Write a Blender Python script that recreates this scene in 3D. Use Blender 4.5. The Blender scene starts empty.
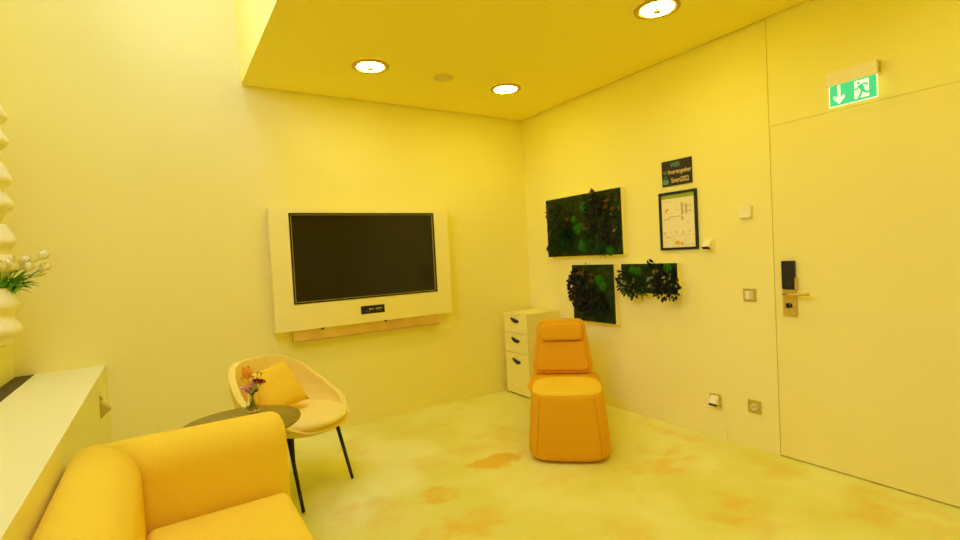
import bpy, bmesh, math, random
from mathutils import Vector, Matrix, noise
random.seed(7)
S = bpy.context.scene
C = S.collection
PI = math.pi
H = 2.70                      # low ceiling
HT = 4.30                     # tall strip by the window
XL = -3.97; YB = -6.4         # left wall, back wall
XS = -2.61                    # edge of the low ceiling

# ------------------------------------------------------------------ materials
def mat(name, col, rough=0.6, metal=0.0, col2=None, scale=8.0, bump=0.0, bscale=60.0,
        emit=None, estr=0.0, trans=0.0, ior=1.45, spec=0.5, sheen=0.0, detail=4.0, lo=0.35, hi=0.65):
    m = bpy.data.materials.new(name); m.use_nodes = True
    nt = m.node_tree; b = nt.nodes['Principled BSDF']
    b.inputs['Base Color'].default_value = (*col, 1)
    b.inputs['Roughness'].default_value = rough
    b.inputs['Metallic'].default_value = metal
    b.inputs['IOR'].default_value = ior
    b.inputs['Specular IOR Level'].default_value = spec
    b.inputs['Transmission Weight'].default_value = trans
    b.inputs['Sheen Weight'].default_value = sheen
    tc = nt.nodes.new('ShaderNodeTexCoord')
    if col2 is not None:
        n = nt.nodes.new('ShaderNodeTexNoise'); n.inputs['Scale'].default_value = scale; n.inputs['Detail'].default_value = detail
        r = nt.nodes.new('ShaderNodeValToRGB')
        r.color_ramp.elements[0].position = lo; r.color_ramp.elements[1].position = hi
        r.color_ramp.elements[0].color = (*col, 1); r.color_ramp.elements[1].color = (*col2, 1)
        nt.links.new(tc.outputs['Object'], n.inputs['Vector']); nt.links.new(n.outputs['Fac'], r.inputs['Fac'])
        nt.links.new(r.outputs['Color'], b.inputs['Base Color'])
    if bump > 0:
        n = nt.nodes.new('ShaderNodeTexNoise'); n.inputs['Scale'].default_value = bscale; n.inputs['Detail'].default_value = 6
        bp = nt.nodes.new('ShaderNodeBump'); bp.inputs['Strength'].default_value = bump; bp.inputs['Distance'].default_value = 0.004
        nt.links.new(tc.outputs['Object'], n.inputs['Vector']); nt.links.new(n.outputs['Fac'], bp.inputs['Height'])
        nt.links.new(bp.outputs['Normal'], b.inputs['Normal'])
    if emit is not None:
        b.inputs['Emission Color'].default_value = (*emit, 1); b.inputs['Emission Strength'].default_value = estr
    return m

WALLC = (0.91, 0.855, 0.22)
M = {}
M['wall'] = mat('plaster_wall', WALLC, 0.75, col2=(0.905, 0.845, 0.21), scale=1.3, bump=0.12, bscale=35, spec=0.25)
M['wall_dark'] = mat('joint_shadow_gap', (0.30, 0.20, 0.04), 0.9)
M['ceiling'] = mat('painted_ceiling', (0.94, 0.85, 0.12), 0.8, col2=(0.935, 0.84, 0.11), scale=2, spec=0.2)
M['door'] = mat('painted_door', (0.905, 0.835, 0.19), 0.5, col2=(0.895, 0.825, 0.18), scale=1.5, bump=0.03, bscale=20, spec=0.35)
M['panel'] = mat('cream_laminate', (0.91, 0.845, 0.25), 0.5, col2=(0.905, 0.835, 0.24), scale=3, spec=0.35)
M['ledge'] = mat('ledge_laminate', (0.87, 0.85, 0.27), 0.45, col2=(0.86, 0.84, 0.26), scale=3, spec=0.4)
M['white'] = mat('white_plastic', (0.91, 0.85, 0.38), 0.4, col2=(0.90, 0.84, 0.37), scale=6)
M['planter'] = mat('white_ceramic_planter', (0.91, 0.84, 0.33), 0.5, col2=(0.90, 0.83, 0.32), scale=5)
M['champ'] = mat('champagne_metal', (0.60, 0.50, 0.06), 0.4, metal=0.4, col2=(0.56, 0.46, 0.05), scale=30)
M['steel'] = mat('brushed_brass_steel', (0.74, 0.58, 0.12), 0.32, metal=0.8, col2=(0.68, 0.53, 0.10), scale=40, bump=0.03, bscale=200)
M['black'] = mat('black_plastic', (0.012, 0.010, 0.005), 0.35, col2=(0.016, 0.013, 0.006), scale=20)
M['screen'] = mat('glossy_screen', (0.012, 0.009, 0.002), 0.12, col2=(0.014, 0.010, 0.002), scale=3)
M['blackmetal'] = mat('black_powder_coat', (0.01, 0.009, 0.006), 0.45, col2=(0.014, 0.012, 0.008), scale=30)
M['sofa'] = mat('marigold_sofa_fabric', (0.90, 0.66, 0.03), 0.9, col2=(0.88, 0.63, 0.027), scale=120, bump=0.25, bscale=500, spec=0.15, sheen=0.0)
M['shell'] = mat('yellow_shell_fabric', (0.90, 0.74, 0.12), 0.9, col2=(0.88, 0.72, 0.11), scale=120, bump=0.25, bscale=500, spec=0.15, sheen=0.0)
M['pillow'] = mat('mustard_pillow_fabric', (0.88, 0.60, 0.025), 0.92, col2=(0.85, 0.57, 0.022), scale=90, bump=0.3, bscale=400, spec=0.1, sheen=0.0)
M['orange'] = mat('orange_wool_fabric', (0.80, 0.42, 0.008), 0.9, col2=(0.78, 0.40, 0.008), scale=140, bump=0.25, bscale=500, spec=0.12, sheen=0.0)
M['orange_lit_top'] = mat('orange_wool_lit_top', (0.88, 0.60, 0.03), 0.9, col2=(0.87, 0.58, 0.03), scale=140, bump=0.25, bscale=500, spec=0.12, sheen=0.0)  # lighter copy of the orange wool: overhead light on the pouf top, painted in
M['seam'] = mat('dark_seam_thread', (0.55, 0.26, 0.01), 0.9, col2=(0.5, 0.23, 0.01), scale=50)
M['table'] = mat('olive_table_lacquer', (0.30, 0.225, 0.012), 0.30, col2=(0.28, 0.21, 0.011), scale=10)
M['cab'] = mat('cabinet_laminate', (0.905, 0.835, 0.19), 0.5, col2=(0.895, 0.825, 0.18), scale=3, spec=0.35)
M['grille'] = mat('dark_grille_metal', (0.20, 0.16, 0.04), 0.5, metal=0.3, col2=(0.17, 0.14, 0.03), scale=20)
M['moss'] = mat('dark_flat_moss', (0.014, 0.034, 0.002), 0.95, col2=(0.040, 0.052, 0.004), scale=22, bump=1.0, bscale=140, spec=0.1)
M['cushmoss'] = mat('green_cushion_moss', (0.018, 0.10, 0.004), 0.95, col2=(0.035, 0.15, 0.006), scale=60, bump=1.0, bscale=200, spec=0.1)
M['leafd'] = mat('dark_preserved_leaf', (0.008, 0.020, 0.002), 0.7, col2=(0.020, 0.040, 0.003), scale=20, spec=0.2)
M['leafg'] = mat('green_fern_leaf', (0.010, 0.045, 0.002), 0.7, col2=(0.02, 0.07, 0.004), scale=20, spec=0.2)
M['leafb'] = mat('brown_dry_leaf', (0.07, 0.048, 0.005), 0.8, col2=(0.12, 0.06, 0.006), scale=20, spec=0.2)
M['leafy'] = mat('yellow_variegated_leaf', (0.30, 0.29, 0.04), 0.6, col2=(0.20, 0.23, 0.03), scale=20, spec=0.2)
M['leafk'] = mat('purple_black_leaf', (0.008, 0.007, 0.001), 0.7, col2=(0.020, 0.017, 0.002), scale=20, spec=0.25)
M['greenleaf'] = mat('tulip_leaf', (0.12, 0.42, 0.02), 0.5, col2=(0.28, 0.55, 0.04), scale=15)
M['stem'] = mat('flower_stem', (0.14, 0.36, 0.03), 0.5, col2=(0.2, 0.42, 0.04), scale=15)
M['tulipw'] = mat('cream_tulip_petal', (0.92, 0.88, 0.45), 0.5, col2=(0.92, 0.87, 0.36), scale=12)
M['tulipo'] = mat('orange_tulip_petal', (0.92, 0.30, 0.01), 0.5, col2=(0.92, 0.48, 0.02), scale=30)
M['pinkf'] = mat('pink_petal', (0.92, 0.50, 0.36), 0.6, col2=(0.92, 0.70, 0.50), scale=60)
M['redf'] = mat('red_petal', (0.50, 0.012, 0.008), 0.6, col2=(0.66, 0.03, 0.012), scale=60)
M['yelf'] = mat('yellow_petal', (0.90, 0.68, 0.08), 0.6, col2=(0.90, 0.60, 0.05), scale=60)
M['glass'] = mat('clear_glass', (0.96, 0.98, 0.86), 0.02, trans=1.0, ior=1.3)
M['lamp'] = mat('lit_diffuser', (0.9, 0.9, 0.8), 0.4, col2=(0.9, 0.88, 0.8), emit=(1.0, 0.85, 0.20), estr=43.0)
M['ring'] = mat('downlight_trim', (0.55, 0.38, 0.06), 0.35, col2=(0.52, 0.36, 0.05), scale=20)
M['boss'] = mat('downlight_boss', (0.45, 0.30, 0.08), 0.4, col2=(0.42, 0.28, 0.08), scale=20)
M['disc'] = mat('speaker_disc', (0.74, 0.66, 0.18), 0.7, col2=(0.70, 0.62, 0.16), scale=90)
M['signg'] = mat('sign_green', (0.03, 0.50, 0.20), 0.3, col2=(0.04, 0.52, 0.22), scale=8, emit=(0.01, 0.55, 0.22), estr=0.45)
M['signw'] = mat('sign_cream', (0.9, 0.9, 0.55), 0.3, col2=(0.88, 0.88, 0.52), scale=8, emit=(0.85, 0.95, 0.85), estr=0.42)
M['chalkg'] = mat('green_chalk', (0.14, 0.42, 0.18), 0.9, col2=(0.12, 0.36, 0.16), scale=80)
M['chalky'] = mat('cream_chalk', (0.75, 0.62, 0.20), 0.9, col2=(0.65, 0.52, 0.16), scale=80)
M['board'] = mat('chalkboard', (0.030, 0.020, 0.004), 0.7, col2=(0.036, 0.024, 0.005), scale=30)
M['paper'] = mat('cream_paper', (0.90, 0.82, 0.36), 0.5, col2=(0.89, 0.81, 0.35), scale=5)
M['pgreen'] = mat('poster_green', (0.30, 0.42, 0.02), 0.5, col2=(0.33, 0.45, 0.02), scale=30)
M['pink1'] = mat('poster_grey_print', (0.60, 0.52, 0.20), 0.5, col2=(0.56, 0.48, 0.18), scale=40)
M['pink2'] = mat('poster_orange_print', (0.80, 0.48, 0.05), 0.5, col2=(0.78, 0.45, 0.05), scale=40)
M['tray'] = mat('warm_metal_tray', (0.88, 0.66, 0.20), 0.3, metal=0.45, col2=(0.78, 0.54, 0.15), scale=5)

def floor_mat():
    m = bpy.data.materials.new('stained_concrete_floor'); m.use_nodes = True
    nt = m.node_tree; N = nt.nodes; L = nt.links; b = N['Principled BSDF']
    tc = N.new('ShaderNodeTexCoord')
    def nz(scale, det, dist=0.0):
        n = N.new('ShaderNodeTexNoise'); n.inputs['Scale'].default_value = scale; n.inputs['Detail'].default_value = det
        n.inputs['Distortion'].default_value = dist; L.new(tc.outputs['Object'], n.inputs['Vector']); return n
    def math_(op, a, c):
        n = N.new('ShaderNodeMath'); n.operation = op
        for i, v in enumerate((a, c)):
            if isinstance(v, (int, float)): n.inputs[i].default_value = v
            else: L.new(v, n.inputs[i])
        return n.outputs[0]
    def ramp(src, p0, p1):
        r = N.new('ShaderNodeMapRange'); r.interpolation_type = 'SMOOTHSTEP'
        r.inputs['From Min'].default_value = p0; r.inputs['From Max'].default_value = p1
        L.new(src, r.inputs['Value']); return r.outputs['Result']
    def mix(f, c1, c2):
        x = N.new('ShaderNodeMix'); x.data_type = 'RGBA'
        L.new(f, x.inputs['Factor'])
        for i, c in ((6, c1), (7, c2)):
            if isinstance(c, tuple): x.inputs[i].default_value = (*c, 1)
            else: L.new(c, x.inputs[i])
        return x.outputs[2]
    base = mix(ramp(nz(1.4, 8, 0.15).outputs['Fac'], 0.35, 0.65), (0.84, 0.85, 0.22), (0.76, 0.74, 0.10))
    # orange wear stains, each with its own place on the floor
    geo = N.new('ShaderNodeSeparateXYZ'); L.new(tc.outputs['Object'], geo.inputs[0])
    wob = nz(6.5, 10, 0.1)
    tot = None
    for (cx, cy, rx, ry, st) in STAINS:
        dx = math_('DIVIDE', math_('SUBTRACT', geo.outputs[0], cx), rx)
        dy = math_('DIVIDE', math_('SUBTRACT', geo.outputs[1], cy), ry)
        d = math_('ADD', math_('MULTIPLY', dx, dx), math_('MULTIPLY', dy, dy))
        v = math_('MULTIPLY', math_('SUBTRACT', 1.25, math_('ADD', d, math_('MULTIPLY', math_('SUBTRACT', wob.outputs['Fac'], 0.5), 4.0))), st)
        v = math_('MAXIMUM', v, 0.0)
        tot = v if tot is None else math_('MAXIMUM', tot, v)
    tot = ramp(tot, 0.0, 1.3)
    gen = math_('MULTIPLY', ramp(nz(2.3, 9, 0.15).outputs['Fac'], 0.54, 0.70), 0.42)
    f = math_('MAXIMUM', math_('MULTIPLY', tot, 0.95), gen)
    col = mix(f, base, (0.78, 0.52, 0.03))
    L.new(col, b.inputs['Base Color'])
    b.inputs['Roughness'].default_value = 0.55; b.inputs['Specular IOR Level'].default_value = 0.35
    bp = N.new('ShaderNodeBump'); bp.inputs['Strength'].default_value = 0.15; bp.inputs['Distance'].default_value = 0.004
    L.new(nz(40, 8).outputs['Fac'], bp.inputs['Height']); L.new(bp.outputs['Normal'], b.inputs['Normal'])
    return m
STAINS = [(-1.42, -1.36, 0.21, 0.11, 1.2), (-1.95, -1.51, 0.13, 0.11, 0.9), (-1.97, -1.90, 0.26, 0.15, 0.7), (-1.05, -0.95, 0.14, 0.16, 0.3),
          (-1.30, -1.83, 0.14, 0.12, 0.4), (-0.60, -2.05, 0.30, 0.25, 0.5), (-0.80, -2.62, 0.25, 0.18, 0.5), (-0.30, -3.10, 0.28, 0.30, 0.45),
          (-2.45, -1.35, 0.14, 0.20, 0.4), (-0.15, -1.75, 0.10, 0.35, 0.4)]
M['floor'] = floor_mat()

# ------------------------------------------------------------------ geometry helpers
def bm_(): return bmesh.new()
def box(bm, x0, x1, y0, y1, z0, z1):
    vs = [bm.verts.new((x, y, z)) for z in (z0, z1) for (x, y) in ((x0, y0), (x1, y0), (x1, y1), (x0, y1))]
    for f in ((3, 2, 1, 0), (4, 5, 6, 7), (0, 1, 5, 4), (1, 2, 6, 5), (2, 3, 7, 6), (3, 0, 4, 7)):
        bm.faces.new([vs[i] for i in f])
    return vs
def loft(bm, rings, cap0=True, cap1=True, closed=True):
    R = [[bm.verts.new(p) for p in r] for r in rings]
    n = len(R[0])
    for a, b in zip(R, R[1:]):
        for i in range(n if closed else n - 1):
            j = (i + 1) % n
            bm.faces.new((a[i], a[j], b[j], b[i]))
    if cap0: bm.faces.new(R[0][::-1])
    if cap1: bm.faces.new(R[-1])
    return R
def ring(cx, cy, z, rx, ry=None, n=32, e=2.0, a0=0.0):
    ry = rx if ry is None else ry
    out = []
    for i in range(n):
        a = a0 + 2 * PI * i / n; c, s = math.cos(a), math.sin(a)
        out.append((cx + rx * math.copysign(abs(c) ** (2 / e), c), cy + ry * math.copysign(abs(s) ** (2 / e), s), z))
    return out
def lathe(bm, prof, cx=0, cy=0, n=32, cap0=True, cap1=True):
    loft(bm, [ring(cx, cy, z, r, n=n) for r, z in prof], cap0, cap1)
def tube(bm, pts, rad, n=10, cap=True):
    pts = [Vector(p) for p in pts]
    rads = rad if isinstance(rad, (list, tuple)) else [rad] * len(pts)
    rings = []
    u = None
    for i, p in enumerate(pts):
        d = (pts[min(i + 1, len(pts) - 1)] - pts[max(i - 1, 0)]).normalized()
        if u is None:
            u = d.orthogonal().normalized()
        else:
            u = (u - d * u.dot(d)).normalized()
        v = d.cross(u)
        rings.append([tuple(p + (u * math.cos(2 * PI * k / n) + v * math.sin(2 * PI * k / n)) * rads[i]) for k in range(n)])
    loft(bm, rings, cap, cap)
def prism(bm, poly, fn, d0, d1):
    """extrude 2-D polygon; fn(u, v, d) gives the 3-D point"""
    loft(bm, [[fn(u, v, d0) for u, v in poly], [fn(u, v, d1) for u, v in poly]])
def link(name, bm, m, parent=None, smooth=False, bevel=0.0, segs=3, subsurf=0):
    bmesh.ops.recalc_face_normals(bm, faces=bm.faces)
    me = bpy.data.meshes.new(name); bm.to_mesh(me); bm.free()
    ms = m if isinstance(m, (list, tuple)) else [m]
    for x in ms: me.materials.append(M[x] if isinstance(x, str) else x)
    if smooth or bevel:
        for p in me.polygons: p.use_smooth = True
    o = bpy.data.objects.new(name, me); C.objects.link(o)
    if bevel:
        b = o.modifiers.new('bevel', 'BEVEL'); b.width = bevel; b.segments = segs; b.limit_method = 'ANGLE'; b.angle_limit = math.radians(40)
        b.harden_normals = True
    if subsurf:
        s = o.modifiers.new('sub', 'SUBSURF'); s.levels = subsurf; s.render_levels = subsurf
    if parent is not None: o.parent = parent
    return o
def tag(o, label, cat, group=None):
    o['label'] = label; o['category'] = cat
    if group: o['group'] = group
    return o
def thing(name, label, cat, loc=(0, 0, 0), rz=0.0, group=None):
    o = bpy.data.objects.new(name, None); C.objects.link(o)
    o.empty_display_size = 0.1
    o.location = loc; o.rotation_euler = (0, 0, rz)
    return tag(o, label, cat, group)
def struct(name, bm, m, parent=None, **k):
    o = link(name, bm, m, parent, **k)
    if parent is None: o['kind'] = 'structure'
    return o
def dup(root, loc, rz=None, label=None):
    r = root.copy(); C.objects.link(r); r.location = loc
    if rz is not None: r.rotation_euler = (0, 0, rz)
    if label: r['label'] = label
    for ch in list(root.children):
        c = ch.copy(); C.objects.link(c); c.parent = r
        for g in ch.children:
            d = g.copy(); C.objects.link(d); d.parent = c
    return r

# ------------------------------------------------------------------ room shell
b = bm_(); box(b, XL - 0.3, 0.3, YB - 0.3, 0.3, -0.2, 0.0); struct('floor', b, 'floor')
b = bm_(); box(b, XL - 0.3, 0.3, 0.0, 0.3, 0.0, HT); struct('wall_back', b, 'wall')
# low ceiling with a 12 mm shadow gap at the walls, and the tall face that drops from the high ceiling
b = bm_()
box(b, XS, -0.012, YB, -0.012, H, H + 0.02)
box(b, XS, 0.0, YB, 0.0, H + 0.04, H + 0.30)
box(b, XS, XS + 0.05, YB, 0.0, H + 0.30, HT)
box(b, XS, XS + 0.03, YB, -0.001, H + 0.02, H + 0.04)
struct('ceiling', b, 'ceiling')
KX0, KX1, KY0, KY1 = XL + 0.10, XS - 0.10, -4.2, -0.30      # skylight over the tall strip
b = bm_()
box(b, XL - 0.3, KX0, YB - 0.3, 0.3, HT, HT + 0.2); box(b, KX1, XS + 0.05, YB - 0.3, 0.3, HT, HT + 0.2)
box(b, KX0, KX1, YB - 0.3, KY0, HT, HT + 0.2); box(b, KX0, KX1, KY1, 0.3, HT, HT + 0.2)
struct('ceiling_high', b, 'wall')
fb = bm_()
for i in range(6):
    y = KY0 + (KY1 - KY0 - 0.05) * i / 5; box(fb, KX0, KX1, y, y + 0.05, HT + 0.08, HT + 0.14)
for x in (KX0, KX1 - 0.05): box(fb, x, x + 0.05, KY0 + 0.05, KY1 - 0.05, HT + 0.081, HT + 0.139)
sky = struct('window_2', fb, 'white')
# right wall: up to the door joint, then the hidden door and the panel above it
DJ = -2.437; DE = -3.47; DZ = 2.046
b = bm_(); box(b, 0.0, 0.3, DJ + 0.003, 0.0, 0.0, H + 0.04); box(b, 0.0, 0.3, YB - 0.3, DE - 0.003, 0.0, H + 0.04)
struct('wall_right', b, 'wall')
b = bm_(); box(b, 0.03, 0.3, DE - 0.003, DJ + 0.003, 0.0, H + 0.04); struct('wall_right_joint', b, 'wall_dark')
b = bm_(); box(b, 0.0, 0.04, DE, DJ, DZ + 0.0004, H + 0.04); struct('trim_1', b, 'wall', bevel=0.002)
b = bm_(); box(b, 0.0005, 0.04, DE, DJ, 0.007, DZ - 0.0004); door = struct('door_1', b, 'door', bevel=0.002)
# skirting that stops short of the door
b = bm_(); box(b, -0.004, 0.0, -2.09, -0.001, 0.0, 0.085); struct('baseboard_right', b, 'wall', bevel=0.002)
b = bm_(); box(b, -3.52, -0.005, -0.004, 0.0, 0.0, 0.075); struct('baseboard_back', b, 'wall', bevel=0.002)
# wall behind the camera
b = bm_(); box(b, XL - 0.3, 0.3, YB - 0.3, YB, 0.0, HT); struct('wall_front', b, 'wall')
# left wall with the tall window (outside the frame, it lets the daylight in)
WY0, WY1, WZ0, WZ1 = -4.6, -0.5, 2.75, 4.10
b = bm_()
box(b, XL - 0.3, XL, YB - 0.3, 0.3, 0.0, WZ0); box(b, XL - 0.3, XL, YB - 0.3, 0.3, WZ1, HT)
box(b, XL - 0.3, XL, WY1, 0.3, WZ0, WZ1); box(b, XL - 0.3, XL, YB - 0.3, WY0, WZ0, WZ1)
struct('wall_left', b, 'wall')
fb = bm_()
for z0, z1 in ((WZ0, WZ0 + 0.06), (WZ1 - 0.06, WZ1)): box(fb, XL - 0.16, XL - 0.10, WY0, WY1, z0, z1)
k = 4
for i in range(k + 1):
    y = WY0 + (WY1 - WY0) * i / k
    y0 = min(max(y - 0.03, WY0), WY1 - 0.06)
    box(fb, XL - 0.16, XL - 0.10, y0, y0 + 0.06, WZ0, WZ1)
win = struct('window_1', fb, 'white')
gm = bpy.data.materials.new('window_pane'); gm.use_nodes = True
nt = gm.node_tree; nt.nodes.clear()
o_ = nt.nodes.new('ShaderNodeOutputMaterial'); mx = nt.nodes.new('ShaderNodeMixShader'); tr = nt.nodes.new('ShaderNodeBsdfTransparent')
gl = nt.nodes.new('ShaderNodeBsdfGlossy'); gl.inputs['Roughness'].default_value = 0.02
fr = nt.nodes.new('ShaderNodeFresnel'); fr.inputs['IOR'].default_value = 1.3
nt.links.new(fr.outputs[0], mx.inputs[0]); nt.links.new(tr.outputs[0], mx.inputs[1]); nt.links.new(gl.outputs[0], mx.inputs[2]); nt.links.new(mx.outputs[0], o_.inputs[0])
b = bm_(); box(b, XL - 0.132, XL - 0.128, WY0 + 0.01, WY1 - 0.01, WZ0 + 0.01, WZ1 - 0.01)
link('window_pane', b, gm, win)
b = bm_(); box(b, KX0 + 0.01, KX1 - 0.01, KY0 + 0.01, KY1 - 0.01, HT + 0.108, HT + 0.112); link('window_pane', b, gm, sky)

# ------------------------------------------------------------------ ledge with grille along the window wall
t = thing('window_ledge', 'long cream boxed ledge along the left wall beside the sofa', 'ledge', (XL, 0, 0))
b = bm_(); box(b, 0.001, 0.44, YB + 0.01, -0.001, 0.0, 0.74); link('casing', b, 'ledge', t)
b = bm_(); box(b, 0.096, 0.443, YB + 0.01, -0.001, 0.741, 0.77)
link('ledge_top', b, 'ledge', t, bevel=0.002)
b = bm_(); box(b, 0.004, 0.094, -5.9, -0.004, 0.741, 0.745)
for i in range(11): box(b, 0.006 + i * 0.008, 0.009 + i * 0.008, -5.9, -0.004, 0.745, 0.768)
for i in range(29): box(b, 0.004, 0.094, -0.008 - i * 0.2, -0.005 - i * 0.2, 0.745, 0.767)
link('grille', b, 'grille', t)

# wedge bracket on the ledge front
t = thing('wall_bracket', 'small metal wedge bracket on the front of the ledge', 'bracket', (-3.529, -0.42, 0.580))
b = bm_()
poly = [(0, 0.045), (0, -0.055), (0.05, -0.01)]
prism(b, poly, lambda u, v, d: (u, d, v), -0.03, 0.03); link('wedge', b, 'champ', t, bevel=0.002)
b = bm_(); box(b, 0, 0.006, -0.015, 0.015, 0.047, 0.075); box(b, 0.006, 0.014, -0.010, 0.010, 0.052, 0.062); link('mounting_clip', b, 'steel', t, bevel=0.001)

# ------------------------------------------------------------------ ribbed planters in a column by the window wall
def planter_bm():
    b = bm_()
    prof = [(0.060, 0.0), (0.064, 0.030), (0.074, 0.050), (0.094, 0.062), (0.106, 0.074), (0.111, 0.088), (0.108, 0.106), (0.098, 0.128), (0.084, 0.152), (0.076, 0.170),
            (0.078, 0.188), (0.095, 0.202), (0.107, 0.214), (0.112, 0.228), (0.109, 0.248), (0.100, 0.272), (0.088, 0.300), (0.080, 0.327), (0.074, 0.327), (0.076, 0.26)]
    rings = []
    for r, z in prof:
        rings.append([(r * math.sin(PI * i / 24), 1.25 * r * math.cos(PI * i / 24), z) for i in range(25)])
    loft(b, rings, True, True)
    return b
PW = [('white ribbed ceramic wall planter holding cream tulips', 0.985), ('white ribbed wall planter directly above the tulips', 1.335),
      ('white ribbed wall planter third up from the ledge', 1.68), ('white ribbed wall planter topmost of the column', 2.03)]
p0 = thing('wall_planter', PW[0][0], 'planter', (XL + 0.002, -0.30, PW[0][1]), group='ribbed planters by the window')
link('pot', planter_bm(), 'planter', p0, smooth=True, subsurf=1)
for lab, z in PW[1:]: dup(p0, (XL + 0.002, -0.30, z), label=lab)

def petal_cup(b, base, d, size, n=6, openf=0.35, width=0.62):
    """tulip-like cup of pointed petals growing from base along d"""
    d = Vector(d).normalized(); u = d.orthogonal().normalized(); v = d.cross(u); base = Vector(base)
    for k in range(n):
        a = 2 * PI * k / n + (0.25 if k % 2 else 0); o1 = u * math.cos(a) + v * math.sin(a); tn = d.cross(o1)
        rows = []
        inner = 0.88 if k % 2 else 1.0
        for i in range(7):
            s = i / 6
            rad = size * inner * (0.10 + 0.42 * math.sin(min(1, s * 1.15) * PI * 0.62) - openf * 0.35 * s * s)
            w = size * width * math.sin(min(1.0, 0.12 + s * 0.88) * PI) ** 0.7 * 0.5 + 0.0008
            if i == 6: w = size * 0.03
            c = base + d * size * 1.15 * s
            rows.append([c + o1 * rad * 0.86 - tn * w, c + o1 * rad, c + o1 * rad * 0.86 + tn * w])
        for r0, r1 in zip(rows, rows[1:]):
            vs0 = [b.verts.new(x) for x in r0]; vs1 = [b.verts.new(x) for x in r1]
            for j in range(2): b.faces.new((vs0[j], vs0[j + 1], vs1[j + 1], vs1[j]))
    bmesh.ops.remove_doubles(b, verts=b.verts, dist=1e-6)
def curve_pts(a, m, c, n=8):
    a, m, c = Vector(a), Vector(m), Vector(c)
    return [a * (1 - t) ** 2 + m * 2 * t * (1 - t) + c * t * t for t in [i / (n - 1) for i in range(n)]]
def blade(b, a, m, c, w, up=(0, 0, 1)):
    pts = curve_pts(a, m, c, 9); up = Vector(up); rows = []
    for i, p in enumerate(pts):
        s = i / 8; d = (pts[min(i + 1, 8)] - pts[max(i - 1, 0)]).normalized(); side = d.cross(up)
        if side.length < 1e-4: side = Vector((1, 0, 0))
        side.normalize(); nrm = side.cross(d)
        ww = w * (math.sin(PI * min(1, 0.15 + 0.85 * s)) ** 0.8) * 0.5 + 0.0005
        rows.append([p - side * ww + nrm * ww * 0.4, p, p + side * ww + nrm * ww * 0.4])
    R = [[b.verts.new(x) for x in r] for r in rows]
    for r0, r1 in zip(R, R[1:]):
        for j in range(2): b.faces.new((r0[j], r0[j + 1], r1[j + 1], r1[j]))

# cream tulips: things of their own
rimc = Vector((XL + 0.055, -0.30, 1.225))
TUL = [((0.205, -0.33, 1.462), 'cream tulip reaching furthest right and highest over the wall planter'),
       ((0.200, -0.30, 1.398), 'cream tulip at the right end, just below the highest bloom'),
       ((0.150, -0.36, 1.402), 'cream tulip near the middle right of the wall bunch'),
       ((0.172, -0.27, 1.372), 'low cream tulip hanging right over the green leaves'),
       ((0.125, -0.30, 1.435), 'cream tulip at the upper middle of the wall bunch'),
       ((0.100, -0.37, 1.405), 'big cream tulip in front middle of the wall bunch'),
       ((0.072, -0.33, 1.440), 'cream tulip toward the left top of the wall bunch'),
       ((0.060, -0.40, 1.405), 'cream tulip at the far left beside the picture edge'),
       ((0.110, -0.25, 1.410), 'cream tulip at the back of the wall bunch')]
for i, (q, lab) in enumerate(TUL):
    tip = Vector((XL + q[0], q[1], q[2]))
    root = rimc + Vector((random.uniform(-.02, .02), random.uniform(-.04, .04), 0.0))
    mid = root * 0.5 + tip * 0.5 + Vector((-0.015, 0, 0.045))
    t = thing('tulip', lab, 'flower', root, group='cream tulips in the wall planter')
    pts = curve_pts(Vector((0, 0, 0)), mid - root, tip - root)
    b = bm_(); tube(b, pts, 0.0028, n=7); link('stem', b, 'stem', t, smooth=True)
    b = bm_(); petal_cup(b, tip - root, (pts[-1] - pts[-2]) + Vector((0, 0, 0.004)), 0.052); link('bloom', b, 'tulipw', t, smooth=True, subsurf=1)
    for j in range(5):
        b = bm_()
        e = (tip - root) * random.uniform(0.75, 1.0) + Vector((random.uniform(-.02, .03), random.uniform(-.05, .05), random.uniform(-.085, -.03)))
        blade(b, (0, 0, 0), (mid - root) * 0.9 + Vector((0, random.uniform(-.03, .03), .01)), e, 0.034); link('leaf', b, 'greenleaf', t, smooth=True)

# ------------------------------------------------------------------ television on its wall panel
PX0, PX1, PZ0, PZ1, PD = -2.492, -0.980, 0.850, 1.785, -0.090
TX0, TX1, TZ0, TZ1 = -2.350, -1.120, 1.052, 1.748
t = thing('media_panel', 'large cream wall panel framing the black television', 'wall panel', (0, 0, 0))
b = bm_()
def frame_panel(b, xo0, xo1, zo0, zo1, xi0, xi1, zi0, zi1, y0, y1):
    box(b, xo0, xi0, y0, y1, zo0, zo1); box(b, xi1, xo1, y0, y1, zo0, zo1)
    box(b, xi0, xi1, y0, y1, zo0, zi0); box(b, xi0, xi1, y0, y1, zi1, zo1)
frame_panel(b, PX0, PX1, PZ0, PZ1, TX0 - .002, TX1 + .002, TZ0 - .002, TZ1 + .002, PD, -0.012)
link('panel_board', b, 'panel', t)
b = bm_(); box(b, PX0 + .05, PX1 - .05, -0.011, -0.001, PZ0 + .05, PZ1 - .05); link('backing', b, 'panel', t)
b = bm_(); box(b, -1.832, -1.628, PD - 0.004, PD - 0.0005, 0.921, 0.986)
ip = link('input_plate', b, 'black', t, bevel=0.001); ip['label'] = 'black connector plate with small sockets'
for x, z, w, h in ((-1.765, .958, .024, .008), (-1.735, .958, .012, .008), (-1.705, .958, .005, .014), (-1.692, .958, .010, .008), (-1.677, .960, .012, .010), (-1.660, .960, .010, .008)):
    b = bm_(); box(b, x, x + w, PD - 0.0052, PD - 0.0042, z - h / 2, z + h / 2); link('socket', b, 'chalky', ip)
b = bm_()
for x in (-1.800, -1.783, -1.765, -1.70, -1.685, -1.668): box(b, x, x + .01, PD - 0.0052, PD - 0.0042, 0.936, 0.945)
link('lettering', b, 'grille', ip)

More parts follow.
